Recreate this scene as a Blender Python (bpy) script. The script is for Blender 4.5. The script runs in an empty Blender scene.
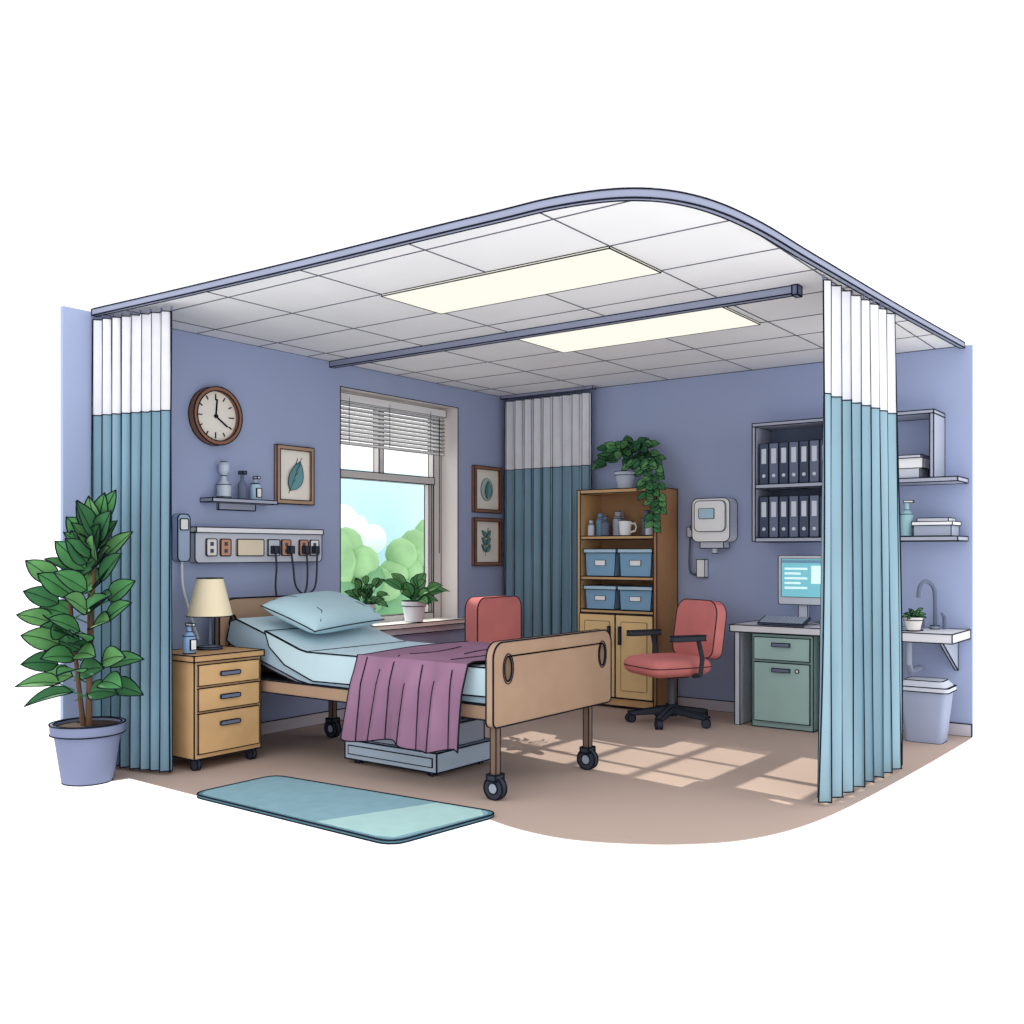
import bpy, bmesh, math, random
from mathutils import Vector, Matrix
from mathutils.geometry import tessellate_polygon
random.seed(7)
scene=bpy.context.scene
scene.view_settings.view_transform='Standard'
try: scene.view_settings.look='None'
except Exception: pass
H=2.674
LWK=1.15

# ---------------------------------------------------------------- materials
def lin(h):
    h=h.lstrip('#'); c=[int(h[i:i+2],16)/255 for i in (0,2,4)]
    return tuple(((v+.055)/1.055)**2.4 if v>.04045 else v/12.92 for v in c)
MATS={}
def M(name,hexc,rough=.85,var=.06,scale=3.0,emit=0,spec=.15,metal=0):
    if name in MATS: return MATS[name]
    m=bpy.data.materials.new(name); m.use_nodes=True; nt=m.node_tree
    b=nt.nodes['Principled BSDF']; c=lin(hexc)
    b.inputs['Roughness'].default_value=rough
    b.inputs['Specular IOR Level'].default_value=spec
    b.inputs['Metallic'].default_value=metal
    if var>0:
        tc=nt.nodes.new('ShaderNodeTexCoord'); nz=nt.nodes.new('ShaderNodeTexNoise'); nz.inputs['Scale'].default_value=scale
        nz.inputs['Detail'].default_value=2
        cr=nt.nodes.new('ShaderNodeValToRGB')
        cr.color_ramp.elements[0].position=.35; cr.color_ramp.elements[1].position=.65
        cr.color_ramp.elements[0].color=tuple(v*(1-var) for v in c)+(1,)
        cr.color_ramp.elements[1].color=tuple(min(1,v*(1+var)) for v in c)+(1,)
        nt.links.new(tc.outputs['Object'],nz.inputs['Vector']); nt.links.new(nz.outputs['Fac'],cr.inputs['Fac'])
        nt.links.new(cr.outputs['Color'],b.inputs['Base Color'])
        if emit: nt.links.new(cr.outputs['Color'],b.inputs['Emission Color'])
    else:
        b.inputs['Base Color'].default_value=c+(1,)
        if emit: b.inputs['Emission Color'].default_value=c+(1,)
    if emit: b.inputs['Emission Strength'].default_value=emit
    MATS[name]=m; return m
ink=M('ink_line','#20242E',1,0,spec=0)
wallm=M('wall_paint','#A1ADCE',.95,.01,.7,spec=.03)
ceilm=M('ceiling_tile','#EEEEF0',.95,.02,2,spec=.05)
floorm=M('floor_vinyl','#BBA79D',.9,.02,1.0,spec=.03)
railm=M('rail_metal','#9298B0',.6,.03)
railD=M('rail_metal_dark','#6C7390',.6,.03)
sheer=M('curtain_mesh','#E0E1E8',.95,.03,8)
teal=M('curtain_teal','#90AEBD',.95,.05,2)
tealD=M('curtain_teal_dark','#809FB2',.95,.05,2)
wood=M('bed_wood','#AF927B',.7,.05,4)
woodL=M('nightstand_wood','#D4AD7C',.7,.06,5)
woodT=M('nightstand_top','#C49C70',.7,.06,5)
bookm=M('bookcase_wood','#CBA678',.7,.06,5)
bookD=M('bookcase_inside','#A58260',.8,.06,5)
door=M('bookcase_door','#E4C590',.7,.05,5)
steel=M('grey_steel','#A3ADC0',.6,.04)
steelD=M('dark_steel','#59606F',.6,.04)
black=M('black_plastic','#3A3F4B',.6,.04)
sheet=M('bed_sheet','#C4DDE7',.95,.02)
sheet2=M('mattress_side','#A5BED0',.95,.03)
pillowm=M('pillow_cotton','#B2D0DA',.95,.03)
blank=M('purple_blanket','#926E88',.98,.07,4)
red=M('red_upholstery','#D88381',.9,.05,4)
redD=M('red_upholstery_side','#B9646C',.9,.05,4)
cream=M('cream_paint','#E9E5E2',.85,.02)
white=M('white_plastic','#EEF0F4',.6,.02)
greyw=M('pale_grey_plastic','#C9CFDC',.7,.03)
baseb=M('bed_base_blue','#B4C6DA',.7,.03)
bluep=M('blue_plastic','#7FA8C8',.7,.04)
bluel=M('light_blue_plastic','#B0D0E4',.7,.04)
greenc=M('green_cabinet','#90ADAA',.8,.04)
greenL=M('green_cabinet_face','#A0BEBA',.8,.04)
leafA=M('leaf_green','#4F8C56',.8,.10,9)
leafB=M('leaf_dark','#3C7249',.8,.10,9)
leafC=M('leaf_light','#659C60',.8,.10,9)
stem=M('plant_stem','#6B5140',.9,.08)
soil=M('soil','#4A3B38',1,.1,30)
potb=M('blue_pot','#7A82A0',.8,.05)
potw=M('white_pot','#DDE1EA',.7,.03)
rugm=M('rug_teal','#87ACB9',.98,.04,12)
rugsun=M('rug_sun_patch','#AED2D1',.98,.03,12)
rugd=M('rug_edge','#5B8292',.98,.04,12)
lampsh=M('lamp_shade','#EBDDBE',.9,.02,emit=.08)
slate=M('binder_slate','#6A748C',.8,.05)
slateD=M('binder_dark','#4B546A',.8,.05)
paper=M('paper','#F1ECE2',.9,.01)
screen=M('screen_glow','#7CC3D2',.5,.02,emit=.35)
screenL=M('screen_text','#D6F3F4',.5,0,emit=.45)
brownf=M('clock_wood','#946B57',.7,.05)
bushm=M('bush_green','#8DB584',.95,.12,3,emit=.10)  # bush and cloud colours carry a little glow in place of daylight
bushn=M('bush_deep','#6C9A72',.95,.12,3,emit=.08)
cloudm=M('cloud_white','#EEF5F8',1,0,emit=.25)
skym=M('sky_blue','#AFD0DC',1,.05,.6,emit=.42)
orange=M('outlet_orange','#C9967A',.7,.03)
shelfm=M('wall_shelf_grey','#A9AFC2',.7,.03)
deskm=M('desk_top','#D5D6DE',.7,.03)
panelm=M('light_panel_glow','#FFFEF0',.5,0,emit=.985,spec=0)
panelm.node_tree.nodes['Principled BSDF'].inputs['Base Color'].default_value=(.02,.02,.02,1)
artm=M('botanical_teal','#6C9AA0',.9,.05)

# ---------------------------------------------------------------- mesh builder
class Obj:
    def __init__(s,name,lw=.004):
        s.name=name; s.v=[]; s.f=[]; s.fm=[]; s.sm=[]; s.se=[]; s.mats=[]; s.lw=lw; s.X=Matrix.Identity(4)
    def mi(s,m):
        if m not in s.mats: s.mats.append(m)
        return s.mats.index(m)
    def line(s,p,q,r=None,mat=None):
        r=(r or s.lw)*LWK; p=Vector(p); q=Vector(q); d=q-p
        if d.length<1e-6: return
        d.normalize(); a=d.orthogonal().normalized(); b=d.cross(a)
        p=p-d*r*.4; q=q+d*r*.4; n=len(s.v); k=s.mi(mat or ink)
        for c in (p,q):
            for w in (a,b,-a,-b): s.v.append(s.X@(c+w*r))
        for i in range(4):
            j=(i+1)%4; s.f.append((n+i,n+j,n+4+j,n+4+i)); s.fm.append(k); s.sm.append(False)
        s.f.append((n+3,n+2,n+1,n)); s.f.append((n+4,n+5,n+6,n+7)); s.fm+= [k,k]; s.sm+=[False,False]
    def pline(s,pts,r=None,closed=False,mat=None):
        pts=[Vector(p) for p in pts]
        for i in range(len(pts)-(0 if closed else 1)): s.line(pts[i],pts[(i+1)%len(pts)],r,mat)
    def add(s,bm,mat,inkang=38,lw=None,smooth=True,T=None):
        if T is not None: bm.transform(T)
        bmesh.ops.recalc_face_normals(bm,faces=bm.faces)
        k=s.mi(mat); n=len(s.v); bm.verts.index_update()
        for v in bm.verts: s.v.append(s.X@v.co)
        for f_ in bm.faces:
            s.f.append(tuple(n+v.index for v in f_.verts)); s.fm.append(k); s.sm.append(smooth)
        lines=[]
        for e in bm.edges:
            bd=len(e.link_faces)<2
            ang=180 if bd else math.degrees(e.calc_face_angle(0))
            if ang>32: s.se.append((n+e.verts[0].index,n+e.verts[1].index))
            if inkang and ang>inkang: lines.append((e.verts[0].co.copy(),e.verts[1].co.copy()))
        for a,b in lines: s.line(a,b,lw)
        bm.free()
    def box(s,x0,x1,y0,y1,z0,z1,mat,ink_=True,T=None,lw=None):
        bm=bmesh.new(); bmesh.ops.create_cube(bm,size=1)
        for v in bm.verts:
            v.co=Vector(((x0+x1)/2+v.co.x*(x1-x0),(y0+y1)/2+v.co.y*(y1-y0),(z0+z1)/2+v.co.z*(z1-z0)))
        s.add(bm,mat,38 if ink_ else 0,lw,True,T)
    def lathe(s,prof,c,mat,seg=28,inkang=38,T=None,lw=None,cap=True):
        bm=bmesh.new(); rings=[]
        for r,z in prof:
            rings.append([bm.verts.new((c[0]+r*math.cos(2*math.pi*i/seg),c[1]+r*math.sin(2*math.pi*i/seg),c[2]+z)) for i in range(seg)])
        for a,b in zip(rings,rings[1:]):
            for i in range(seg):
                j=(i+1)%seg; bm.faces.new((a[i],a[j],b[j],b[i]))
        if cap:
            bm.faces.new(rings[0][::-1]); bm.faces.new(rings[-1])
        s.add(bm,mat,inkang,lw,True,T)
    def cyl(s,c,r,h,mat,seg=24,axis='z',inkang=38,r2=None,lw=None):
        T=None; r2=r if r2 is None else r2
        if axis=='x': T=Matrix.Translation(c)@Matrix.Rotation(math.pi/2,4,'Y')
        elif axis=='y': T=Matrix.Translation(c)@Matrix.Rotation(-math.pi/2,4,'X')
        else: T=Matrix.Translation(c)
        s.lathe([(r,0),(r2,h)],(0,0,0),mat,seg,inkang,T,lw)
    def tube(s,pts,r,mat,seg=8,closed=False):
        pts=[Vector(p) for p in pts]; bm=bmesh.new(); rings=[]; a=None
        for i,p in enumerate(pts):
            d=(pts[min(i+1,len(pts)-1)]-pts[max(i-1,0)]).normalized()
            a=d.orthogonal().normalized() if a is None else (a-d*a.dot(d)).normalized()
            b=d.cross(a); rr=r[i] if isinstance(r,(list,tuple)) else r
            rings.append([bm.verts.new(p+(a*math.cos(2*math.pi*k/seg)+b*math.sin(2*math.pi*k/seg))*rr) for k in range(seg)])
        for A,B_ in zip(rings,rings[1:]):
            for i in range(seg):
                j=(i+1)%seg; bm.faces.new((A[i],A[j],B_[j],B_[i]))
        bm.faces.new(rings[0][::-1]); bm.faces.new(rings[-1])
        s.add(bm,mat,0)
    def sphere(s,c,sc,mat,sub=3,T=None):
        bm=bmesh.new(); bmesh.ops.create_icosphere(bm,subdivisions=sub,radius=1)
        for v in bm.verts: v.co=Vector((c[0]+v.co.x*sc[0],c[1]+v.co.y*sc[1],c[2]+v.co.z*sc[2]))
        s.add(bm,mat,0,None,True,T)
    def prism(s,loops,th,mat,T,inkang=38,lw=None):
        """2-D loops (u,v) extruded th along local z, placed by T"""
        if not isinstance(loops[0][0],(tuple,list,Vector)): loops=[loops]
        L=[[Vector((p[0],p[1],0)) for p in l] for l in loops]
        tri=tessellate_polygon(L); flat=[p for l in L for p in l]; bm=bmesh.new()
        lo=[bm.verts.new(p) for p in flat]; hi=[bm.verts.new(p+Vector((0,0,th))) for p in flat]
        for t in tri:
            try: bm.faces.new([lo[i] for i in t]); bm.faces.new([hi[i] for i in t][::-1])
            except ValueError: pass
        o=0
        for l in L:
            n=len(l)
            for i in range(n):
                j=(i+1)%n; bm.faces.new((lo[o+i],lo[o+j],hi[o+j],hi[o+i]))
            o+=n
        s.add(bm,mat,inkang,lw,True,T)
    def cushion(s,x0,x1,y0,y1,z0,z1,mat,T=None,e=.35,seam=True):
        """rounded super-ellipsoid cushion with a seam line"""
        bm=bmesh.new(); bmesh.ops.create_uvsphere(bm,u_segments=40,v_segments=20,radius=1)
        def sp(a,p): return math.copysign(abs(a)**p,a)
        cx,cy,cz=(x0+x1)/2,(y0+y1)/2,(z0+z1)/2; sx,sy,sz=(x1-x0)/2,(y1-y0)/2,(z1-z0)/2
        for v in bm.verts:
            c=v.co; lat=math.asin(max(-1,min(1,c.z))); lon=math.atan2(c.y,c.x)
            cl=sp(math.cos(lat),e*1.2)
            v.co=Vector((cx+sx*cl*sp(math.cos(lon),e),cy+sy*cl*sp(math.sin(lon),e),cz+sz*sp(math.sin(lat),.8)))
        s.add(bm,mat,0,None,True,T)
        pts=[Vector((cx+sx*1.0*sp(math.cos(t),e),cy+sy*1.0*sp(math.sin(t),e),cz)) for t in [2*math.pi*i/48 for i in range(48)]]
        if T is not None: pts=[T@p for p in pts]
        if seam: s.pline(pts,closed=True)
    def leaf(s,base,d,up,L,W,mat,droop=.25,lw=.0028,n=7):
        d=Vector(d).normalized(); up=Vector(up); side=d.cross(up)
        if side.length<1e-3: side=d.orthogonal()
        side.normalize(); nrm=side.cross(d).normalized(); base=Vector(base)
        bm=bmesh.new(); mid=[];lf=[];rt=[]
        for i in range(n+1):
            t=i/n; w=W*.5*math.sin(math.pi*t**.8)**.85 if 0<t<1 else 0
            p=base+d*(L*t)-Vector((0,0,1))*(droop*L*t*t)
            mid.append(p); lf.append(p+side*w+nrm*w*.3); rt.append(p-side*w+nrm*w*.3)
        mv=[bm.verts.new(p) for p in mid]
        lv=[mv[0]]+[bm.verts.new(p) for p in lf[1:-1]]+[mv[-1]]
        rv=[mv[0]]+[bm.verts.new(p) for p in rt[1:-1]]+[mv[-1]]
        for i in range(n):
            for S in (lv,rv):
                q=[mv[i],mv[i+1],S[i+1],S[i]]; u=[]
                for a in q:
                    if a not in u: u.append(a)
                if len(u)>2: bm.faces.new(u)
        s.add(bm,mat,0)
        s.pline(lf,lw); s.pline(rt,lw); s.pline([p+nrm*.001 for p in mid],lw*.6)
    def done(s,loc=None,rot=0):
        me=bpy.data.meshes.new(s.name); vs=s.v
        c=Vector((0,0,0))
        if vs:
            xs=[v.x for v in vs]; ys=[v.y for v in vs]; zs=[v.z for v in vs]
            c=Vector(((min(xs)+max(xs))/2,(min(ys)+max(ys))/2,min(zs)))
        me.from_pydata([tuple(v-c) for v in vs],[],s.f)
        for m in s.mats: me.materials.append(m)
        me.polygons.foreach_set('material_index',s.fm); me.polygons.foreach_set('use_smooth',s.sm)
        se=set(tuple(sorted(e)) for e in s.se)
        for e in me.edges:
            if tuple(sorted(e.vertices)) in se: e.use_edge_sharp=True
        me.update()
        ob=bpy.data.objects.new(s.name,me); bpy.context.collection.objects.link(ob); ob.location=c
        return ob
def rrect(x0,x1,y0,y1,r,n=6,rs=None):
    rs=rs or (r,r,r,r); out=[]
    for (cx,cy,a0),rr in zip([(x1,y1,0),(x0,y1,90),(x0,y0,180),(x1,y0,270)],rs):
        sx=-1 if cx==x1 else 1; sy=-1 if cy==y1 else 1
        for i in range(n+1):
            a=math.radians(a0+90*i/n); out.append((cx+sx*rr+rr*math.cos(a),cy+sy*rr+rr*math.sin(a)))
    return out
def ell(cx,cy,a,b,n=20): return [(cx+a*math.cos(2*math.pi*i/n),cy+b*math.sin(2*math.pi*i/n)) for i in range(n)]
YZ=lambda x:Matrix(((0,0,1,x),(1,0,0,0),(0,1,0,0),(0,0,0,1)))      # u=y v=z extrude +x
XZ=lambda y:Matrix(((1,0,0,0),(0,0,-1,y),(0,1,0,0),(0,0,0,1)))     # u=x v=z extrude -y
XY=lambda z:Matrix.Translation((0,0,z))
def catmull(P,n=6):
    P=[Vector(p) for p in P]; out=[]
    for i in range(len(P)-1):
        a=P[max(i-1,0)];b=P[i];c=P[i+1];d=P[min(i+2,len(P)-1)]
        for k in range(n):
            t=k/n; out.append(.5*((2*b)+(c-a)*t+(2*a-5*b+4*c-d)*t*t+(3*b-3*c+d-a)*t**3))
    out.append(P[-1]); return out

# ---------------------------------------------------------------- room shell
WY0,WY1,WZ0,WZ1=-2.09,-.71,.66,2.50
o=Obj('wall_left'); 
o.prism([[( -4.26,0),(0,0),(0,H),(-4.26,H)],[(WY0,WZ0),(WY0,WZ1),(WY1,WZ1),(WY1,WZ0)]],-.03,wallm,YZ(0),0)
o.line((0,0,0),(0,0,H)); o.pline([(0,WY0,WZ0),(0,WY0,WZ1),(0,WY1,WZ1),(0,WY1,WZ0)],.004,True)
o.line((0,-4.0,H),(0,0,H),.003)
o.done()
o=Obj('wall_back'); o.box(-.03,3.955,0,.03,0,H,wallm,False); o.line((0,0,H-.002),(3.9,0,H-.002),.003); o.done()
edge=[(0,-4.07),(.85,-4.035),(1.74,-4.01),(2.56,-4.0),(2.95,-3.99),(3.20,-3.985),(3.41,-3.94),(3.55,-3.86),(3.65,-3.73),(3.72,-3.52),(3.76,-3.19),(3.775,-2.74),(3.79,-2.36),(3.83,-1.36),(3.90,-.03)]
E=[(v.x,v.y) for v in catmull([(a,b,0) for a,b in edge],5)]
o=Obj('ceiling'); o.prism([(0,0)]+E+[(3.90,0)],.03,ceilm,XY(H),0)
def inside(x,y):
    ins=False; poly=[(0,0)]+E+[(3.9,0)]
    j=len(poly)-1
    for i in range(len(poly)):
        xi,yi=poly[i];xj,yj=poly[j]
        if (yi>y)!=(yj>y) and x<(xj-xi)*(y-yi)/(yj-yi)+xi: ins=not ins
        j=i
    return ins
gx=[.2,.925,1.65,2.375,3.1,3.72]; gy=[-3.82,-3.36,-2.86,-2.42,-1.98,-1.48,-1.0,-.5]
def clipline(a,b):
    N=200; pts=[]
    for i in range(N+1):
        t=i/N; x=a[0]+(b[0]-a[0])*t; y=a[1]+(b[1]-a[1])*t
        if inside(x,y): pts.append((x,y,H-.001))
    if len(pts)>1: o.line(pts[0],pts[-1],.0032,M('tbar_grey','#5A5E69',.8,0))
for x in gx: clipline((x,-4.05),(x,-.01))
for y in gy: clipline((.01,y),(3.9,y))
o.done()
def ribbon(o,P,w,z0,z1,mat):
    inn=[];out=[]
    for i,p in enumerate(P):
        a=Vector(P[max(i-1,0)]);b=Vector(P[min(i+1,len(P)-1)]); d=(b-a).normalized(); nrm=Vector((d.y,-d.x))
        inn.append(Vector(p)-nrm*w/2); out.append(Vector(p)+nrm*w/2)
    o.prism([tuple(q) for q in inn]+[tuple(q) for q in out[::-1]],z1-z0,mat,XY(z0),60)
o=Obj('curtain_rail',.004)
ribbon(o,E,.03,H-.022,H+.014,railm); o.done()
o=Obj('ceiling_curtain_track',.0038); o.box(.0,3.54,-2.20,-2.155,H-.045,H-.002,railm); o.box(3.53,3.56,-2.21,-2.145,H-.055,H-.002,railD); o.done()
for (x0,x1,y0,y1) in [(1.65,3.10,-3.36,-2.86),(1.60,3.05,-2.05,-1.48)]:
    o=Obj('ceiling_light_panel',.0032)
    o.box(x0,x1,y0,y1,H-.012,H-.002,panelm); o.done()
# floor
fe=[(0,-4.24),(.20,-4.24),(.24,-4.37),(.40,-4.38),(.44,-4.24),(.46,-4.13),(1.12,-4.15),(1.9,-4.17),(2.45,-4.17)]+[(v.x,v.y) for v in catmull([(2.56,-3.60,0),(2.80,-3.66,0),(3.06,-3.66,0),(3.30,-3.57,0),(3.52,-3.42,0),(3.70,-3.20,0),(3.82,-2.85,0),(3.885,-2.3,0),(3.93,-1.3,0),(3.96,-.2,0)],6)]+[(3.96,0)]
o=Obj('floor'); o.prism([(0,0)]+fe,-.003,floorm,XY(0),0); o.done()
o=Obj('baseboard_left'); o.box(0,.015,-4.26,0,0,.085,M('baseboard','#C6C2CC',.8,.02),True,None,.003); o.done()
o=Obj('baseboard_back'); o.box(.02,3.955,-.015,0,0,.085,MATS['baseboard'],True,None,.003); o.done()

# ---------------------------------------------------------------- window
o=Obj('window_1',.004); D=-.25; XO=-.031
rev=M('window_reveal','#E6E1DE',.9,.01)
o.box(D,XO,WY1,WY1+.03,WZ0-.03,WZ1+.03,rev,False); o.box(D,XO,WY0-.03,WY0,WZ0-.03,WZ1+.03,rev,False)
o.box(D,XO,WY0,WY1,WZ1,WZ1+.03,rev,False); o.box(D,XO,WY0,WY1,WZ0-.03,WZ0,rev,False)
o.line((D,WY1-.001,WZ0),(D,WY1-.001,WZ1)); o.line((D,WY0,WZ1-.001),(D,WY1,WZ1-.001))
o.box(XO,-.001,WY1-.008,WY1,WZ0,WZ1,rev,False); o.box(XO,-.001,WY0,WY1,WZ1-.008,WZ1,rev,False)
fr=M('window_frame','#CFCCCB',.8,.02)
o.box(D,D+.06,WY0,WY0+.07,WZ0,WZ1,fr); o.box(D,D+.06,WY1-.10,WY1,WZ0,WZ1,fr)
o.box(D,D+.06,WY0+.07,WY1-.10,WZ1-.06,WZ1,fr); o.box(D,D+.06,WY0+.07,WY1-.10,WZ0,WZ0+.08,fr)
o.box(D,D+.07,WY0+.07,WY1-.10,1.84,1.90,fr)
o.box(D,D+.06,-1.48,-1.43,1.90,WZ1,fr)
o.box(D,D+.05,WY1-.15,WY1-.12,WZ0+.08,1.84,fr)
o.box(-.25,.10,WY0-.05,WY1+.06,.655,.69,cream)
o.box(-.001,.05,WY0-.02,WY1+.03,.60,.655,greyw)
o.done()
o=Obj('window_blind',.0018); bl=M('blind_slat','#EDEDEE',.8,.02)
o.box(-.15,-.10,WY0+.04,WY1-.04,2.42,2.48,bl)
for i in range(9):
    z=2.40-i*.033
    o.box(-.02,.02,WY0+.05,WY1-.05,-.003,.003,bl,True,Matrix.Translation((-.125,0,z))@Matrix.Rotation(math.radians(40),4,'Y'),.0016)
o.box(-.14,-.11,WY0+.05,WY1-.05,2.09,2.11,bl); 
for y in (-1.9,-1.45,-.95): o.line((-.10,y,2.1),(-.10,y,2.45),.002)
o.line((-.09,-.85,1.25),(-.09,-.85,2.4),.003)
o.done()

# outside view : sky screen with clouds, bushes; added unseen shadow grid
o=Obj('sky_backdrop'); o.box(-4.9,-4.85,1.0,4.4,-.6,2.45,skym,False)
for (y,z,r) in [(2.25,1.55,.24),(2.5,1.70,.27),(2.75,1.58,.25),(2.5,1.4,.32),(3.1,1.45,.25),(2.0,1.40,.2)]:
    o.sphere((-4.75,y,z),(.12,r,r*.85),cloudm)
o.done()
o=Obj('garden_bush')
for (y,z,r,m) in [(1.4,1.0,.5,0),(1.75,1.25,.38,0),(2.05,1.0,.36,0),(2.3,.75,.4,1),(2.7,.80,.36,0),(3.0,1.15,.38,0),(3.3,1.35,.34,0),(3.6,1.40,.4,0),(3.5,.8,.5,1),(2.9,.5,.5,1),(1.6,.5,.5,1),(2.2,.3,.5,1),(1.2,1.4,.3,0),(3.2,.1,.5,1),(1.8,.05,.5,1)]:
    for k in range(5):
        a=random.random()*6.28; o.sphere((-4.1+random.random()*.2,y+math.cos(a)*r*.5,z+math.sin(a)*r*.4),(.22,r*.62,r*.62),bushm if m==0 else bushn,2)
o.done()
o=Obj('shadow_grid',.001); gridm=M('shadow_grid_bar','#B79C80',.9,.05)  # unseen bars added outside to cut the sun into squares on the floor
for y in (-1.80,-1.36,-.92,-.48,-.04): o.box(-3.03,-3.01,y-.022,y+.022,-.02 if y in (-1.80,-.04) else 2.4,3.42,gridm,False)
for z in (2.42,2.66,2.90,3.14,3.40): o.box(-3.01,-2.99,-1.82,-.02,z-.016,z+.016,gridm,False)
o.done()

# ---------------------------------------------------------------- curtains
def curtain(name,p0,p1,zt,zs,zb,nf,amp,matT,flare=(1.0,1.0),sheerm=sheer,seed=1):
    rnd=random.Random(seed); o=Obj(name,.0035)
    p0=Vector((p0[0],p0[1],0)); p1=Vector((p1[0],p1[1],0)); d=(p1-p0); L=d.length; d.normalize(); nr=Vector((d.y,-d.x,0))
    NU=nf*10; ph=[rnd.uniform(-.25,.25) for _ in range(nf+2)]
    def P(u,z,top):
        k=u*nf; i=int(min(k,nf-1)); 
        tt=(z-zb)/(zt-zb); A=amp*(.55+.45*(1-tt))*(1+.35*ph[i]) 
        s_=.5+(u-.5)*(flare[0]*tt+flare[1]*(1-tt))
        return p0+d*(L*s_+A*.35*math.sin(4*math.pi*k))+nr*A*math.sin(2*math.pi*k+.5*math.sin(3*tt+i))+Vector((0,0,z))
    def sheetp(z0,z1,mat,nz):
        bm=bmesh.new(); G=[[bm.verts.new(P(i/NU,z0+(z1-z0)*j/nz,0)) for i in range(NU+1)] for j in range(nz+1)]
        for j in range(nz):
            for i in range(NU): bm.faces.new((G[j][i],G[j][i+1],G[j+1][i+1],G[j+1][i]))
        o.add(bm,mat,0)
    sheetp(zs,zt,sheerm,6); sheetp(zb,zs,matT,10)
    for z in (zt,zs,zb): o.pline([P(i/NU,z,0) for i in range(NU+1)],.0035)
    for z0,z1 in ((zb,zs),(zs,zt)):
        for k in range(nf+1):
            u=(k+.25)/nf
            if 0<=u<=1: o.pline([P(u,z0+(z1-z0)*j/8,0)+nr*.002 for j in range(9)],.003 if z0==zb else .002)
            u=(k+.72)/nf
            if 0<=u<=1: o.pline([P(u,z0+(z1-z0)*j/8,0) for j in range(9)],.0028 if z0==zb else .0018)
    for u in (0,1): o.pline([P(u,zb+(zt-zb)*j/16,0) for j in range(17)],.004)
    for k in range(nf+1):
        q=P(min(1,k/nf),zt,0); o.tube([q,q+Vector((0,0,.025))],.006,railD,6)
    return o.done()
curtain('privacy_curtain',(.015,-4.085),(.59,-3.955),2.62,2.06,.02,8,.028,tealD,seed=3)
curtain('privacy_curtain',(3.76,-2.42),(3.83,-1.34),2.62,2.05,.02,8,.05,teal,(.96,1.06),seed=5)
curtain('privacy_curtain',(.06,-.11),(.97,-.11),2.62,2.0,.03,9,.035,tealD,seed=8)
o=Obj('curtain_rail',.003); o.box(0.02,1.0,-.13,-.09,2.645,H-.001,railm); o.done()

# ---------------------------------------------------------------- left wall fittings
o=Obj('wall_clock',.004); cy,cz,r=-3.23,2.15,.19
o.prism([ell(cy,cz,r,r,40),ell(cy,cz,r*.86,r*.86,40)],.055,brownf,YZ(.003)); o.prism(ell(cy,cz,r*.87,r*.87,40),.02,paper,YZ(.004),0)
for i in range(12):
    a=math.radians(30*i); rr=r*.76
    o.line((.027,cy+math.sin(a)*rr,cz+math.cos(a)*rr),(.027,cy+math.sin(a)*rr*(.84 if i%3 else .74),cz+math.cos(a)*rr*(.84 if i%3 else .74)),.004)
o.line((.03,cy,cz),(.03,cy+.01,cz+.11),.005); o.line((.03,cy,cz),(.03,cy+.09,cz-.06),.005); o.cyl((.02,cy,cz),.012,.02,ink,12,'x',0)
o.done()
def picture(y0,y1,z0,z1,kind,mat):
    o=Obj('framed_botanical_picture',.0035); w=.028
    o.prism([[(y0,z0),(y1,z0),(y1,z1),(y0,z1)],[(y0+w,z0+w),(y0+w,z1-w),(y1-w,z1-w),(y1-w,z0+w)]],.03,mat,YZ(.002))
    o.box(.003,.012,y0+w,y1-w,z0+w,z1-w,paper,False)
    x=.0145; cy=(y0+y1)/2; cz=(z0+z1)/2; h=(z1-z0)*.3
    if kind==0:
        o.line((x,cy-.05,cz-h*1.05),(x,cy+.03,cz+h),.002)
        o.leaf((x,cy-.04,cz-h*.9),(0,.45,1),(1,0,0),h*1.9,.13,artm,0,.002)
        for k in range(4):
            zz=cz-h*.4+k*h*.35; o.line((x+.003,cy-.01+.015*k,zz),(x+.003,cy+.04+.01*k,zz+.05),.0015)
    elif kind==1:
        o.prism(ell(cy,cz,.085,.10,20),.003,M('art_pale','#B4C8C4',.9,.04),YZ(x-.002),38,.002)
        o.leaf((x+.004,cy,cz-.08),(0,.1,1),(1,0,0),.16,.09,artm,0,.002)
    else:
        o.line((x,cy-.02,cz-h),(x,cy+.02,cz+h),.002)
        for k in range(3):
            zz=cz-h*.7+k*h*.5
            o.leaf((x,cy-.01,zz),(0,.8,.8),(1,0,0),.09,.045,artm,0,.0018); o.leaf((x,cy-.01,zz),(0,-.8,.8),(1,0,0),.09,.045,artm,0,.0018)
    o.done()
picture(-2.72,-2.38,1.60,2.01,0,wood); picture(-.52,-.13,1.61,2.02,1,brownf); picture(-.52,-.13,1.14,1.56,2,brownf)
o=Obj('wall_shelf',.0035); o.box(0,.13,-3.33,-2.80,1.585,1.61,shelfm); o.box(0,.02,-3.2,-2.9,1.54,1.585,shelfm); o.done()
o=Obj('glass_carafe',.003); gl=M('clear_glass','#C3CEDC',.3,.03,spec=.5)
o.lathe([(.03,0),(.045,.01),(.045,.09),(.02,.12),(.016,.15),(.035,.18),(.035,.22),(.02,.24)],(.06,-3.19,1.611),gl,20); o.done()
o=Obj('spray_bottle',.003); o.lathe([(.03,0),(.03,.10),(.012,.13),(.012,.17)],(.06,-3.04,1.611),slate,16); o.box(.04,.085,-3.055,-3.025,1.78,1.80,slateD); o.done()
o=Obj('lotion_bottle',.003); o.lathe([(.035,0),(.037,.09),(.030,.11),(.01,.115),(.01,.15)],(.06,-2.93,1.611),bluel,16); o.box(.05,.095,-2.942,-2.92,1.755,1.77,white); o.box(.093,.098,-2.95,-2.91,1.63,1.69,paper); o.done()
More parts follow.
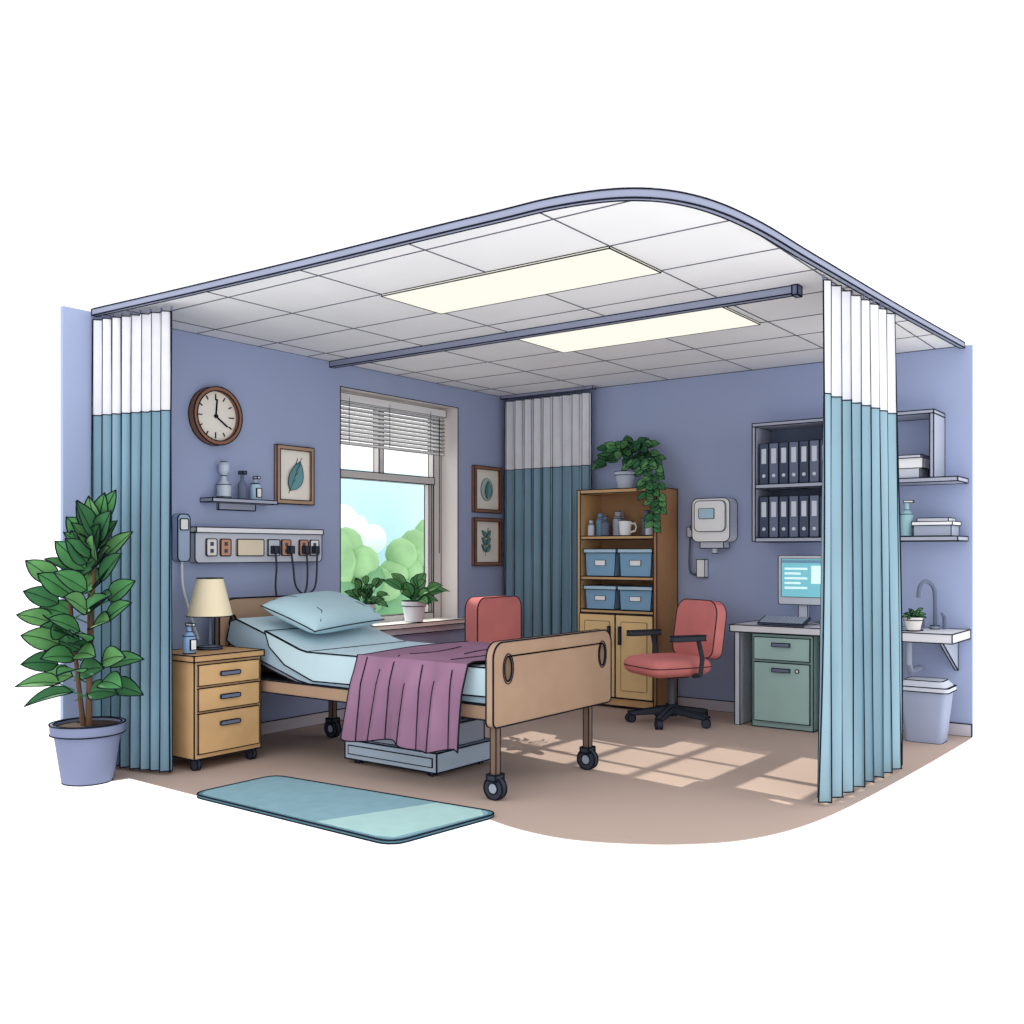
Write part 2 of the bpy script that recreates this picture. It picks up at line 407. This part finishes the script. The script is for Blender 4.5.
o=Obj('headwall_outlet_panel',.0035)
o.prism(rrect(-3.42,-2.34,1.19,1.42,.03),.07,greyw,YZ(0)); o.box(.0,.085,-3.42,-2.34,1.385,1.42,white); 
for y,m in ((-3.30,cream),(-3.19,orange),(-2.68,orange),(-2.52,orange),(-2.42,white)):
    o.prism(rrect(y-.04,y+.04,1.235,1.345,.012),.012,m,YZ(.07)); o.box(.082,.086,y-.012,y+.012,1.30,1.325,slateD,False); o.box(.082,.086,y-.012,y+.012,1.255,1.28,slateD,False)
o.prism(rrect(-3.10,-2.88,1.235,1.345,.01),.015,M('outlet_cream','#E4D6BE',.7,.02),YZ(.07))
o.prism(rrect(-2.84,-2.74,1.235,1.345,.01),.012,greyw,YZ(.07))
o.done()
o=Obj('power_cords',.003)
def cord(P,r=.007,m=black): o.tube([tuple(v) for v in catmull(P,6)],r,m,8)
for y in (-2.80,-2.66,-2.52,-2.43): o.box(.087,.12,y-.02,y+.02,1.25,1.30,black)
cord([(.11,-2.80,1.26),(.12,-2.80,1.15),(.10,-2.79,1.0),(.10,-2.75,.8)])
cord([(.11,-2.66,1.26),(.13,-2.66,1.15),(.13,-2.64,1.03),(.12,-2.57,.97),(.12,-2.48,.98),(.12,-2.44,1.05),(.12,-2.43,1.25)])
cord([(.11,-2.52,1.26),(.13,-2.53,1.1),(.13,-2.55,.98),(.12,-2.62,.90),(.10,-2.7,.85)])
o.done()
o=Obj('nurse_call_handset',.0035)
o.prism(rrect(-3.54,-3.45,1.20,1.50,.03),.06,M('handset_blue','#A3B6D2',.7,.04),YZ(0)); o.prism(rrect(-3.525,-3.465,1.40,1.47,.01),.005,white,YZ(.06))
o.tube([tuple(v) for v in catmull([(.03,-3.49,1.20),(.04,-3.49,1.05),(.05,-3.46,.92),(.05,-3.42,.8),(.05,-3.38,.7)],6)],.008,white,8)
o.done()

# ---------------------------------------------------------------- nightstand & lamp
o=Obj('nightstand',.004); x0,x1,y0,y1=.24,.63,-3.83,-3.355
o.box(x0,x1,y0,y1,.07,.63,woodL); o.box(x0-.01,x1+.02,y0-.015,y1+.010,.63,.665,woodT)
for z0,z1 in ((.10,.33),(.345,.475),(.49,.61)):
    o.box(x1,x1+.012,y0+.02,y1-.02,z0,z1,woodL,True,None,.003)
    zc=z1-.06 if z1-z0<.2 else z1-.07
    o.prism(rrect((y0+y1)/2-.07,(y0+y1)/2+.07,zc-.012,zc+.012,.01),.012,slate,YZ(x1+.012),38,.003)
for x in (x0+.04,x1-.04):
    for y in (y0+.04,y1-.04):
        o.cyl((x,y-.012,.035),.034,.024,black,16,'y'); o.cyl((x,y,.045),.01,.03,steelD,8,inkang=0)
o.done()
o=Obj('table_lamp',.0035); c=(.37,-3.53,.670)
o.lathe([(.075,0),(.075,.012),(.012,.022),(.010,.06),(.010,.24)],c,slate,24)
o.lathe([(.135,.20),(.078,.43)],c,lampsh,28,38,cap=False)
o.done()
o=Obj('sanitizer_bottle',.003); c=(.50,-3.77,.670)
o.lathe([(.035,0),(.037,.02),(.037,.10),(.012,.125),(.012,.16)],c,M('bottle_blue','#8BAFD6',.5,.03),18); o.box(.48,.54,-3.78,-3.76,.829,.844,white); o.box(.537,.541,-3.79,-3.75,.69,.75,white); o.done()

# ---------------------------------------------------------------- hospital bed
o=Obj('hospital_bed',.0045); BY0,BY1=-3.33,-2.42
FE=BY1+.22
fb=[rrect(BY0-.02,FE,.37,.80,.06,6,(.08,.08,.03,.03)), ell(BY0+.105,.66,.032,.065,18)[::-1], ell(FE-.10,.66,.032,.065,18)[::-1]]
o.prism(fb,.045,wood,YZ(2.37))
for y in (BY0+.105,FE-.10): o.pline([(2.417,a,b) for a,b in ell(y,.66,.045,.078,20)],.0026,True)
hb=[rrect(BY0-.005,BY1+.06,.45,.96,.1,6,(.12,.12,.03,.03)), ell(BY0+.10,.80,.03,.055,16)[::-1], ell(BY1-.04,.80,.03,.055,16)[::-1]]
o.prism(hb,.045,wood,YZ(.16))
for y in (BY0+.02,BY1-.05): o.box(.20,2.37,y,y+.03,.40,.475,wood)
o.box(.2,2.37,BY0+.05,BY1-.05,.43,.46,steelD,False)
for x,y in ((2.39,BY0+.03),(2.39,BY1+.0),(.36,BY0+.12),(.46,BY1-.18)):
    o.box(x-.018,x+.018,y-.018,y+.018,.12,.42,M('leg_brown','#7B6558',.7,.04),True,None,.003)
    o.box(x-.028,x+.028,y-.035,y+.035,.10,.13,black)
    o.cyl((x,y-.018,.06),.058,.036,black,24,'y'); o.cyl((x,y-.022,.06),.028,.044,steel,16,'y',lw=.003)
o.box(1.13,1.85,-3.13,-2.60,.03,.14,baseb); o.box(1.18,1.80,-3.09,-2.64,.14,.27,steel); o.box(1.25,1.72,-3.03,-2.7,.27,.43,baseb)
o.box(1.16,1.82,-3.135,-3.13,.06,.11,baseb,True,None,.003)
for x in (1.2,1.78):
    for y in (-3.08,-2.66): o.cyl((x,y-.015,.025),.024,.03,black,12,'y')
prof=[(2.35,.48),(2.35,.63),(2.33,.655),(1.0,.655),(.93,.665),(.33,.835),(.27,.82),(.235,.70),(.27,.675),(.90,.495),(1.0,.48)]
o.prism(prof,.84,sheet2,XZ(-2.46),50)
o.prism([(.22,.64),(.95,.45),(.95,.475),(.22,.68)],.78,steel,XZ(-2.49))
ts=[(.36,.838),(.93,.674),(1.0,.664),(1.6,.664),(1.6,.668),(1.0,.669),(.93,.680),(.36,.843)]
o.prism(ts,.86,sheet,XZ(-2.45),0)
sd=[(.62,.775),(.93,.68),(1.0,.668),(2.345,.668),(2.345,.52),(1.05,.50),(.80,.58),(.66,.68)]
o.prism(sd,.006,sheet,XZ(-3.307),38)
o.prism([(1.0,.664),(2.345,.664),(2.345,.670),(1.0,.670)],.86,sheet,XZ(-2.45),0)
o.line((.62,-3.318,.777),(.62,-2.46,.777),.003); o.line((1.0,-3.315,.672),(1.0,-2.46,.672),.0025)
o.done()
o=Obj('bed_pillow',.004)
T=Matrix.Translation((.68,-2.88,.868))@Matrix.Rotation(math.radians(19),4,'Y')@Matrix.Rotation(math.radians(8),4,'Z')
bm=bmesh.new(); N=28
def pil(u,v,sg):
    x=.225*u*(1-.05*(1-v*v)); y=.35*v*(1-.04*(1-u*u)); h=(max(0,(1-abs(u)**5)*(1-abs(v)**5)))**.5*(1-.25*(u*u+v*v)/2)
    return Vector((x,y,sg*(.10 if sg>0 else .075)*h))
for sg in (1,-1):
    G=[[bm.verts.new(pil(math.sin(math.pi*(i/N-.5)),math.sin(math.pi*(j/N-.5)),sg)) for j in range(N+1)] for i in range(N+1)]
    for i in range(N):
        for j in range(N): bm.faces.new((G[i][j],G[i+1][j],G[i+1][j+1],G[i][j+1]))
bmesh.ops.remove_doubles(bm,verts=bm.verts,dist=.0004)
o.add(bm,pillowm,0,None,True,T)
B=[-1+2*i/N for i in range(N+1)]
for k in range(2):
    s_=(-1,1)[k]; o.pline([T@pil(s_,v,1) for v in B]); o.pline([T@pil(v,s_,1) for v in B])
for L_ in (((-.85,-.85),(-.6,-.6),(-.45,-.55)),((.88,.8),(.6,.6),(.4,.55)),((.88,-.8),(.6,-.6),(.4,-.6))):
    o.pline([T@(pil(u,v,1)+Vector((0,0,.001))) for u,v in L_],.0024)
o.done()
o=Obj('throw_blanket',.0042)
NS,NT=46,28; x0,x1=1.44,2.24
yn,yf=-3.345,-2.43; top=.69
def BP(a,b):
    hang=.46; tot=.12+(yf-yn)+hang; s=a*tot
    x=x0+(x1-x0)*b
    if s<.12: y=yf+.01; z=top-(.12-s); hh=0
    elif s<.12+(yf-yn): y=yf-(s-.12); z=top+.010*math.sin(b*9+a*6); hh=0
    else:
        hh=(s-.12-(yf-yn)); y=yn-.015-.03*math.sin(hh/hang*1.5); z=top-hh*(1+.04*math.sin(b*11+.5))
    k=min(1,hh/.15)
    y-=k*.028*(1+math.sin(b*2*math.pi*4.0+hh*2)); x+=k*.03*(b-.5)*hh/.4+.012*math.sin(a*10)*(1-b)
    x+= (1-a)*.07
    return Vector((x,y,z))
bm=bmesh.new(); G=[[bm.verts.new(BP(i/NS,j/NT)) for j in range(NT+1)] for i in range(NS+1)]
for i in range(NS):
    for j in range(NT): bm.faces.new((G[i][j],G[i+1][j],G[i+1][j+1],G[i][j+1]))
o.add(bm,blank,0)
for j in (0,NT): o.pline([BP(i/NS,j/NT) for i in range(NS+1)])
for i in (0,NS): o.pline([BP(i/NS,j/NT) for j in range(NT+1)])
for b,a0 in ((.10,.70),(.24,.74),(.36,.68),(.50,.78),(.62,.71),(.75,.76),(.88,.72)):
    o.pline([BP(a0+(1-a0)*k/10,b)-Vector((0,.002,0)) for k in range(11)],.003)
for b,a0,a1,dd in ((.2,.25,.6,.12),(.55,.2,.5,.1),(.8,.35,.62,-.08)):
    o.pline([BP(a0+(a1-a0)*k/8,b+dd*k/8)+Vector((0,0,.002)) for k in range(9)],.0028)
o.done()

# ---------------------------------------------------------------- rug
o=Obj('floor_rug',.004)
def roundpoly(P,r,n=5):
    out=[]; N=len(P)
    for i in range(N):
        a=Vector(P[i-1]);b=Vector(P[i]);c=Vector(P[(i+1)%N]); u=(a-b).normalized()*r; v=(c-b).normalized()*r
        for k in range(n+1):
            t=k/n; out.append(tuple((b+u)*(1-t)**2+b*2*t*(1-t)+(b+v)*t*t))
    return out
o.prism(roundpoly([(1.09,-4.18),(2.52,-4.20),(2.60,-3.53),(1.10,-3.64)],.09),.014,rugd,XY(.001))
o.prism(roundpoly([(1.11,-4.16),(2.50,-4.18),(2.58,-3.55),(1.12,-3.66)],.085),.003,rugm,XY(.015),0)
o.prism([(2.02,-4.17),(2.40,-4.172),(2.48,-4.14),(2.565,-3.62),(2.50,-3.56),(2.24,-3.58)],.001,rugsun,XY(.0182),0)  # patch of sun on the rug, put in as a paler colour inlay
o.done()

# ---------------------------------------------------------------- big plant
RR=Vector((.804,.595,0)); FF=Vector((-.595,.804,0)); CAMUP=Vector((.5,-.7,.75))
o=Obj('potted_rubber_plant',.0036); c=Vector((.325,-4.30,0))
o.lathe([(.13,0),(.135,.01),(.172,.26),(.192,.265),(.195,.32),(.175,.32),(.17,.30)],c,potb,36,50,cap=True)
o.lathe([(.0,.305),(.172,.305)],c,soil,24,0,cap=False)
rnd=random.Random(11)
stems=[(-.06,0,.85),(.03,-.03,1.12),(.0,.02,1.0)]
mats=[leafA,leafB,leafC,leafA]
for si,(a,b,h) in enumerate(stems):
    tip=c+RR*(a*2.0)+FF*b+Vector((0,0,.3+h)); P=[c+RR*a*.4+FF*b*.4+Vector((0,0,.3)),c+RR*a*1.2+FF*b+Vector((0,0,.3+h*.5)),tip]
    P=catmull(P,6); o.tube(P,[.016-.010*i/len(P) for i in range(len(P))],stem,8)
N=50
for i in range(N):
    t=i/(N-1); z=.44+t*.90
    st=stems[i%3]
    if z-.3>st[2]: st=stems[1]
    base=c+RR*st[0]*(1+(z-.3))+FF*st[1]+Vector((0,0,z))
    a=math.radians(-90+(-1 if i%2 else 1)*(rnd.uniform(40,95) if rnd.random()<.65 else rnd.uniform(0,40)))
    hd=RR*math.cos(a)+FF*math.sin(a)
    up=rnd.uniform(.0,.4)+t*.9
    L=rnd.uniform(.20,.25)
    if t<.85:
        pet=base+hd*rnd.uniform(.04,.12)*(1-t*.5)+Vector((0,0,.04)); o.tube([base,pet],.004,leafB,5)
    else: pet=base+hd*.01
    o.leaf(pet,hd+Vector((0,0,up)),CAMUP+Vector((rnd.uniform(-.3,.3),rnd.uniform(-.3,.3),rnd.uniform(-.2,.3))),L,rnd.uniform(.115,.135),mats[rnd.randrange(4)],.3*(1-t),.0032)
for k in range(5):
    a=math.radians(-90+(k-2)*45); hd=RR*math.cos(a)+FF*math.sin(a)
    o.leaf(c+RR*.05+Vector((0,0,1.33+.02*k)),hd*.55+Vector((0,0,1)),-FF,.22,.10,mats[k%4],0,.0032)
o.done()

def pot_plant(name,c,r,h,n,L,W,potm,spread=1,seed=1):
    o=Obj(name,.003); rnd=random.Random(seed); c=Vector(c)
    o.lathe([(r*.7,0),(r*.95,h*.75),(r,h*.76),(r,h),(r*.9,h),(r*.88,h*.9)],c,potm,24,50)
    o.lathe([(0,h*.9),(r*.9,h*.9)],c,soil,20,0,cap=False)
    for i in range(n):
        a=rnd.uniform(0,6.283); e=rnd.uniform(.15,1.35); hd=Vector((math.cos(a),math.sin(a),0))*math.cos(e)+Vector((0,0,math.sin(e)))
        st=c+Vector((0,0,h*.9)); p=st+hd*rnd.uniform(.03,.12)*spread
        o.tube([st,p],.003,leafB,5)
        o.leaf(p,hd+Vector((0,0,.1)),CAMUP,L*rnd.uniform(.8,1.1),W,[leafA,leafC,leafC][rnd.randrange(3)],.4,.0022)
    return o
pot_plant('potted_fern',(-.01,-1.82,.692),.08,.17,30,.15,.05,potw,1.4,seed=2).done()
pot_plant('potted_houseplant',(.0,-1.27,.692),.10,.17,26,.22,.08,potw,1.4,seed=5).done()

# ---------------------------------------------------------------- armchair (back towards the room)
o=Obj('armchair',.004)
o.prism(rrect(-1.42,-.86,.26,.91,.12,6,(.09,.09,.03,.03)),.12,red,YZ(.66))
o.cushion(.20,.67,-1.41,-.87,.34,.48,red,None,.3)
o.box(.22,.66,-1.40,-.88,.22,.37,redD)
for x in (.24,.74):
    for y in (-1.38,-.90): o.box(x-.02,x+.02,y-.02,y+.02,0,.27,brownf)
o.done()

# ---------------------------------------------------------------- bookcase
o=Obj('bookcase',.004); x0,x1,y0,y1=1.0,1.74,-.37,-.02; t=.03
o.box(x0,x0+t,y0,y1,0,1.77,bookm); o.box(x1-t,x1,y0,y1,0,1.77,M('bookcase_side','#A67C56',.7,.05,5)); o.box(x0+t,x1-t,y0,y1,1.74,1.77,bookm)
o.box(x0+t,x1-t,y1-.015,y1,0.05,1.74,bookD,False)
for z in (.79,1.06,1.39): o.box(x0+t,x1-t,y0+.005,y1-.015,z-.025,z,bookm)
o.box(x0+t,x1-t,y0+.01,y1-.015,.02,.08,bookm)
xm=(x0+x1)/2
for a,b,hx in ((x0+t,xm-.004,xm-.05),(xm+.004,x1-t,xm+.05)):
    o.box(a,b,y0-.012,y0+.01,.09,.755,door,True,None,.003)
    o.prism([rrect(a+.05,b-.05,.15,.70,.01)],.003,door,XZ(y0-.012),38,.0018)
    o.box(hx-.008,hx+.008,y0-.035,y0-.02,.52,.66,slateD)
o.done()
def bin_(x0,x1,y0,y1,z,h,name='storage_bin'):
    o=Obj(name,.003)
    o.prism([(x0+.012,z),(x1-.012,z),(x1,z+h),(x0,z+h)],y1-y0,bluep,XZ(y1)); 
    o.box(x0-.01,x1+.01,y0-.012,y1,z+h,z+h+.03,bluel); xm=(x0+x1)/2
    o.box(xm-.05,xm+.05,y0-.006,y0,z+h*.45,z+h*.68,white,True,None,.002); o.done()
bin_(1.06,1.35,-.34,-.06,1.064,.19); bin_(1.385,1.68,-.34,-.06,1.064,.19); bin_(1.06,1.35,-.34,-.06,.794,.16); bin_(1.385,1.68,-.34,-.06,.794,.16)
o=Obj('medicine_bottles',.0028)
for x,y,r,h,m in ((1.12,-.2,.04,.19,bluep),(1.21,-.27,.035,.16,slate),(1.09,-.30,.028,.13,greyw),(1.29,-.2,.045,.20,steel),(1.56,-.2,.045,.20,slate),(1.64,-.3,.035,.16,greyw)):
    o.lathe([(r,0),(r,h*.7),(r*.5,h*.8),(r*.55,h*.82),(r*.55,h)],(x,y,1.394),m,16)
o.done()
o=Obj('white_mug',.0028); o.lathe([(.045,0),(.055,.12),(.048,.12),(.04,.02)],(1.40,-.27,1.394),white,20,50); o.tube([(1.45,-.27,1.42),(1.49,-.27,1.43),(1.50,-.27,1.46),(1.49,-.27,1.49),(1.45,-.27,1.49)],.007,white,6); 
o.tube([(1.39,-.27,1.45),(1.37,-.25,1.60)],.005,slate,6); o.done()
o=Obj('trailing_pothos',.003); c=Vector((1.38,-.24,1.775)); rnd=random.Random(21)
o.lathe([(.055,0),(.08,.11),(.085,.11),(.085,.14),(.075,.14),(.073,.12)],c,M('pot_bluegrey','#B9C4D6',.7,.03),24,50)
for i in range(60):
    a=rnd.uniform(0,6.283); hd=Vector((math.cos(a),math.sin(a)*.5,0)); rr=rnd.uniform(.02,.26)
    p=c+Vector((hd.x*rr,.04+hd.y*rr*.6,.20+rnd.uniform(.0,.19)*(1-rr)))
    if p.y>-.10:p.y=-.12
    d=hd+Vector((0,-.1,rnd.uniform(-.1,.8))); 
    if d.y>0: d.y=-d.y*.5
    o.leaf(p,d,(.2,-.9,.7),.115,.08,[leafA,leafB,leafC][rnd.randrange(3)],.25,.0022,5)
for vx,ln in ((1.72,.34),(1.77,.20),(1.66,.10)):
    V=catmull([c+Vector((0,0,.15)),Vector((vx-.10,-.33,2.0)),Vector((vx,-.41,1.90)),Vector((vx+.03,-.42,1.80-ln))],8)
    o.tube(V,.004,leafB,5)
    for k,p in enumerate(V[4:]):
        for sgn in (-1,1):
            if rnd.random()<.6: o.leaf(p+Vector((0,-.006,0)),(sgn*.8,-.35,-.45),(0,-1,.4),.09,.065,[leafA,leafB,leafC][rnd.randrange(3)],.1,.0022,5)
o.done()

# ---------------------------------------------------------------- dispenser
o=Obj('paper_towel_dispenser',.0035)
o.prism(rrect(1.93,2.25,1.34,1.68,.05),.14,white,XZ(-.002)); o.prism(rrect(1.96,2.22,1.42,1.66,.04),.02,white,XZ(-.142),38,.003)
o.prism(rrect(2.00,2.13,1.52,1.60,.01),.006,bluel,XZ(-.162),38,.0025)
o.box(1.99,2.19,-.12,-.02,1.29,1.34,greyw); o.cyl((2.10,-.09,1.25),.02,.05,greyw,12)
o.done()
o=Obj('wall_hose_hook',.003); o.tube([tuple(v) for v in catmull([(1.93,-.03,1.48),(1.88,-.04,1.46),(1.86,-.04,1.30),(1.86,-.04,1.12),(1.90,-.04,1.08),(1.96,-.04,1.10)],6)],.009,steelD,8)
o.box(1.84,1.90,-.05,-.002,1.38,1.46,greyw); o.box(1.93,2.0,-.06,-.002,1.06,1.20,white); o.box(1.87,1.91,-.05,-.002,1.44,1.47,white); o.done()

# ---------------------------------------------------------------- office chair
o=Obj('office_chair',.0035); fd=Vector((-.468,-.881,0)).normalized(); ang=math.atan2(fd.y,fd.x)+math.pi/2
o.X=Matrix.Translation((2.055,-.73,0))@Matrix.Rotation(ang,4,'Z')   # local -y is forward
for k in range(5):
    a=math.radians(72*k+20); d=Vector((math.cos(a),math.sin(a),0))
    T=Matrix.Rotation(a,4,'Z'); o.prism([(.02,.075),(.30,.055),(.32,.08),(.02,.13)],.04,black,T@XZ(.02))
    o.X=o.X@Matrix.Translation(d*.30)@Matrix.Rotation(a+.6,4,'Z')
    o.cyl((0,-.02,.034),.032,.04,black,14,'y'); o.X=o.X@(Matrix.Translation(d*.30)@Matrix.Rotation(a+.6,4,'Z')).inverted()
o.cyl((0,0,.06),.04,.08,black,16); o.cyl((0,0,.14),.024,.24,steelD,12); o.box(-.09,.09,-.09,.09,.345,.38,black)
o.cushion(-.24,.24,-.30,.22,.355,.505,red,None,.32)
T=Matrix.Translation((0,.25,.69))@Matrix.Rotation(math.radians(-8),4,'X')
bk=rrect(-.25,.25,-.21,.21,.09,6,(.11,.11,.07,.07))
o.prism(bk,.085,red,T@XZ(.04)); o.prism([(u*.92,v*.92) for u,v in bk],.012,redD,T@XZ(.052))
o.tube([(0,.10,.37),(0,.26,.39),(0,.32,.48),(0,.315,.62)],.016,black,8)
for s_ in (-1,1):
    o.tube([(s_*.20,.05,.37),(s_*.285,.05,.38),(s_*.295,.06,.50),(s_*.29,.03,.63)],.018,black,8)
    o.prism(rrect(-.04,.04,-.17,.12,.035),.035,black,Matrix.Translation((s_*.285,-.03,.63)))
o.done()

# ---------------------------------------------------------------- desk area
o=Obj('desk',.004); o.box(2.42,3.26,-.52,-.005,.68,.73,deskm); o.box(2.45,2.49,-.50,-.03,0,.68,greyw); o.box(3.18,3.22,-.50,-.03,0,.68,greyw); o.box(2.49,3.18,-.05,-.03,.3,.68,greyw,False); o.done()
o=Obj('filing_cabinet',.0035); o.box(2.58,3.03,-.49,-.06,.005,.672,greenc)
o.box(2.60,3.01,-.505,-.49,.49,.65,greenL,True,None,.003); o.box(2.60,3.01,-.505,-.49,.05,.47,greenL,True,None,.003)
for z in (.60,.42): o.box(2.74,2.87,-.525,-.505,z-.012,z+.012,slate,True,None,.0025)
o.cyl((2.92,-.507,.42),.014,.006,cream,10,'y'); o.done()
o=Obj('computer_monitor',.003)
o.prism(rrect(2.67,3.03,.875,1.235,.015),.03,greyw,XZ(-.19)); o.box(2.695,3.005,-.223,-.22,.93,1.21,screen,True,None,.002)
for k in range(5): o.box(2.72,2.72+(.12 if k%2 else .17),-.2245,-.223,1.13-k*.035,1.145-k*.035,screenL,False)
o.box(2.92,2.99,-.2245,-.223,1.03,1.16,screenL,False); o.box(2.70,3.0,-.2245,-.223,1.18,1.20,bluep,False)
o.box(2.81,2.88,-.185,-.15,.745,.95,greyw); o.prism(rrect(2.75,2.94,-.27,-.09,.02),.012,greyw,XY(.735)); o.done()
o=Obj('computer_keyboard',.0022); o.X=Matrix.Translation((2.78,-.46,.736))@Matrix.Rotation(math.radians(16),4,'X')
o.box(-.17,.17,0,.15,0,.014,slateD)
for r_ in range(4):
    for k in range(12): o.box(-.158+k*.0265,-.137+k*.0265,.012+r_*.034,.037+r_*.034,.014,.020,steel,False)
o.X=Matrix.Translation((2.78,-.46,.736)); o.box(-.15,-.12,.11,.13,0,.03,slateD,False); o.box(.12,.15,.11,.13,0,.03,slateD,False)
o.done()
o=Obj('sink_counter',.004); o.box(3.30,3.945,-.52,-.005,.67,.73,deskm); o.prism([ell(3.55,-.30,.16,.12,24)],.006,steel,XY(.728),38,.003)
o.tube([(3.62,-.3,.67),(3.62,-.3,.50),(3.62,-.25,.45),(3.62,-.02,.45)],.02,steel,10); o.prism([(-.45,.67),(-.02,.67),(-.02,.45)],.02,steel,YZ(3.85)); o.prism([(-.45,.67),(-.02,.67),(-.02,.45)],.02,steel,YZ(3.36)); o.done()
o=Obj('sink_faucet',.003); o.tube([tuple(v) for v in catmull([(3.74,-.10,.734),(3.74,-.10,.95),(3.73,-.13,1.03),(3.70,-.20,1.06),(3.68,-.26,1.02),(3.675,-.27,.95)],8)],.014,slate,10)
o.cyl((3.74,-.10,.734),.03,.02,steel,16); o.tube([(3.80,-.10,.734),(3.80,-.10,.82)],.012,slate,8); o.tube([(3.80,-.10,.82),(3.80,-.17,.84)],.010,slate,8); o.tube([(3.66,-.10,.734),(3.66,-.10,.80)],.012,slate,8); o.done()
o=pot_plant('potted_succulent',(3.67,-.38,.738),.06,.09,18,.07,.025,cream,.4,seed=9); o.done()
o=Obj('trash_bin',.0035); c=Vector((3.74,-.33,0))
o.X=Matrix.Translation(c)
def taper(o,a,b,h,z,mat):
    bm=bmesh.new(); lo=[bm.verts.new((u,v,z)) for u,v in rrect(-a,a,-a*.8,a*.8,.03,4)]; hi=[bm.verts.new((u,v,z+h)) for u,v in rrect(-b,b,-b*.8,b*.8,.03,4)]
    n=len(lo); bm.faces.new(lo[::-1]); bm.faces.new(hi)
    for i in range(n): bm.faces.new((lo[i],lo[(i+1)%n],hi[(i+1)%n],hi[i]))
    o.add(bm,mat)
taper(o,.115,.15,.34,0,M('bin_grey','#9BA5BF',.7,.03)); taper(o,.165,.165,.03,.34,greyw); taper(o,.155,.12,.04,.37,greyw)
o.done()

# ---------------------------------------------------------------- right wall shelves
o=Obj('wall_shelving_unit',.004); sx0,sx1,sx2,d=2.50,3.10,3.93,-.30
o.box(sx0,3.78,d,-.001,2.19,2.215,shelfm); o.box(sx0,sx0+.025,d,-.001,1.34,2.19,shelfm); o.box(3.09,3.115,d,-.001,1.34,2.19,shelfm); o.box(3.755,3.78,d,-.001,1.76,2.19,shelfm)
o.box(sx0+.025,sx2,d,-.001,1.73,1.76,shelfm); o.box(sx0+.025,sx2,d,-.001,1.335,1.365,shelfm)
o.box(sx0+.025,3.09,-.012,-.001,1.365,2.19,slate,False)
o.done()
o=Obj('ring_binders',.0025)
for z in (1.369,1.764):
    for i in range(7):
        x=2.545+i*.076; h=.30; m=slate if i%2 else slateD
        o.box(x,x+.068,-.27,-.03,z,z+h,m); o.box(x+.016,x+.052,-.273,-.27,z+.15,z+.26,greyw,False); o.cyl((x+.034,-.274,z+.06),.013,.004,greyw,10,'y',0)
o.done()
o=Obj('supply_boxes',.003)
o.box(3.45,3.68,-.26,-.04,1.764,1.83,greyw); o.box(3.47,3.70,-.26,-.04,1.83,1.90,white); o.box(3.46,3.69,-.27,-.03,1.90,1.92,greyw); o.done()
o=Obj('supply_boxes',.003); o.box(3.64,3.88,-.26,-.04,1.369,1.44,steel); o.box(3.63,3.89,-.27,-.03,1.44,1.465,white); o.box(3.66,3.86,-.25,-.05,1.465,1.49,greyw); o.done()
o=Obj('soap_bottle',.0028); o.lathe([(.04,0),(.042,.15),(.014,.18),(.014,.23)],(3.58,-.2,1.369),M('bottle_teal','#9FC8D2',.5,.03),16); o.box(3.56,3.625,-.21,-.19,1.599,1.614,white); o.done()

# ---------------------------------------------------------------- lights, world, camera
w=bpy.data.worlds.new('world'); scene.world=w; w.use_nodes=True; bg=w.node_tree.nodes['Background']; bg.inputs[0].default_value=(1,1,1,1); bg.inputs[1].default_value=1.55
s=bpy.data.lights.new('sun','SUN'); s.energy=5.5; s.angle=.004; s.color=(1,.94,.80); so=bpy.data.objects.new('sun',s); bpy.context.collection.objects.link(so)
so.rotation_euler=Vector((1,-.15,-.553)).to_track_quat('-Z','Y').to_euler()
cam=bpy.data.cameras.new('camera'); co=bpy.data.objects.new('camera',cam); bpy.context.collection.objects.link(co)
co.location=(5.473,-7.323,1.26); cam.sensor_width=36; cam.lens=36*996/1024; cam.shift_y=40/1024
co.rotation_euler=Vector((-.595,.804,0)).to_track_quat('-Z','Y').to_euler()
scene.camera=co
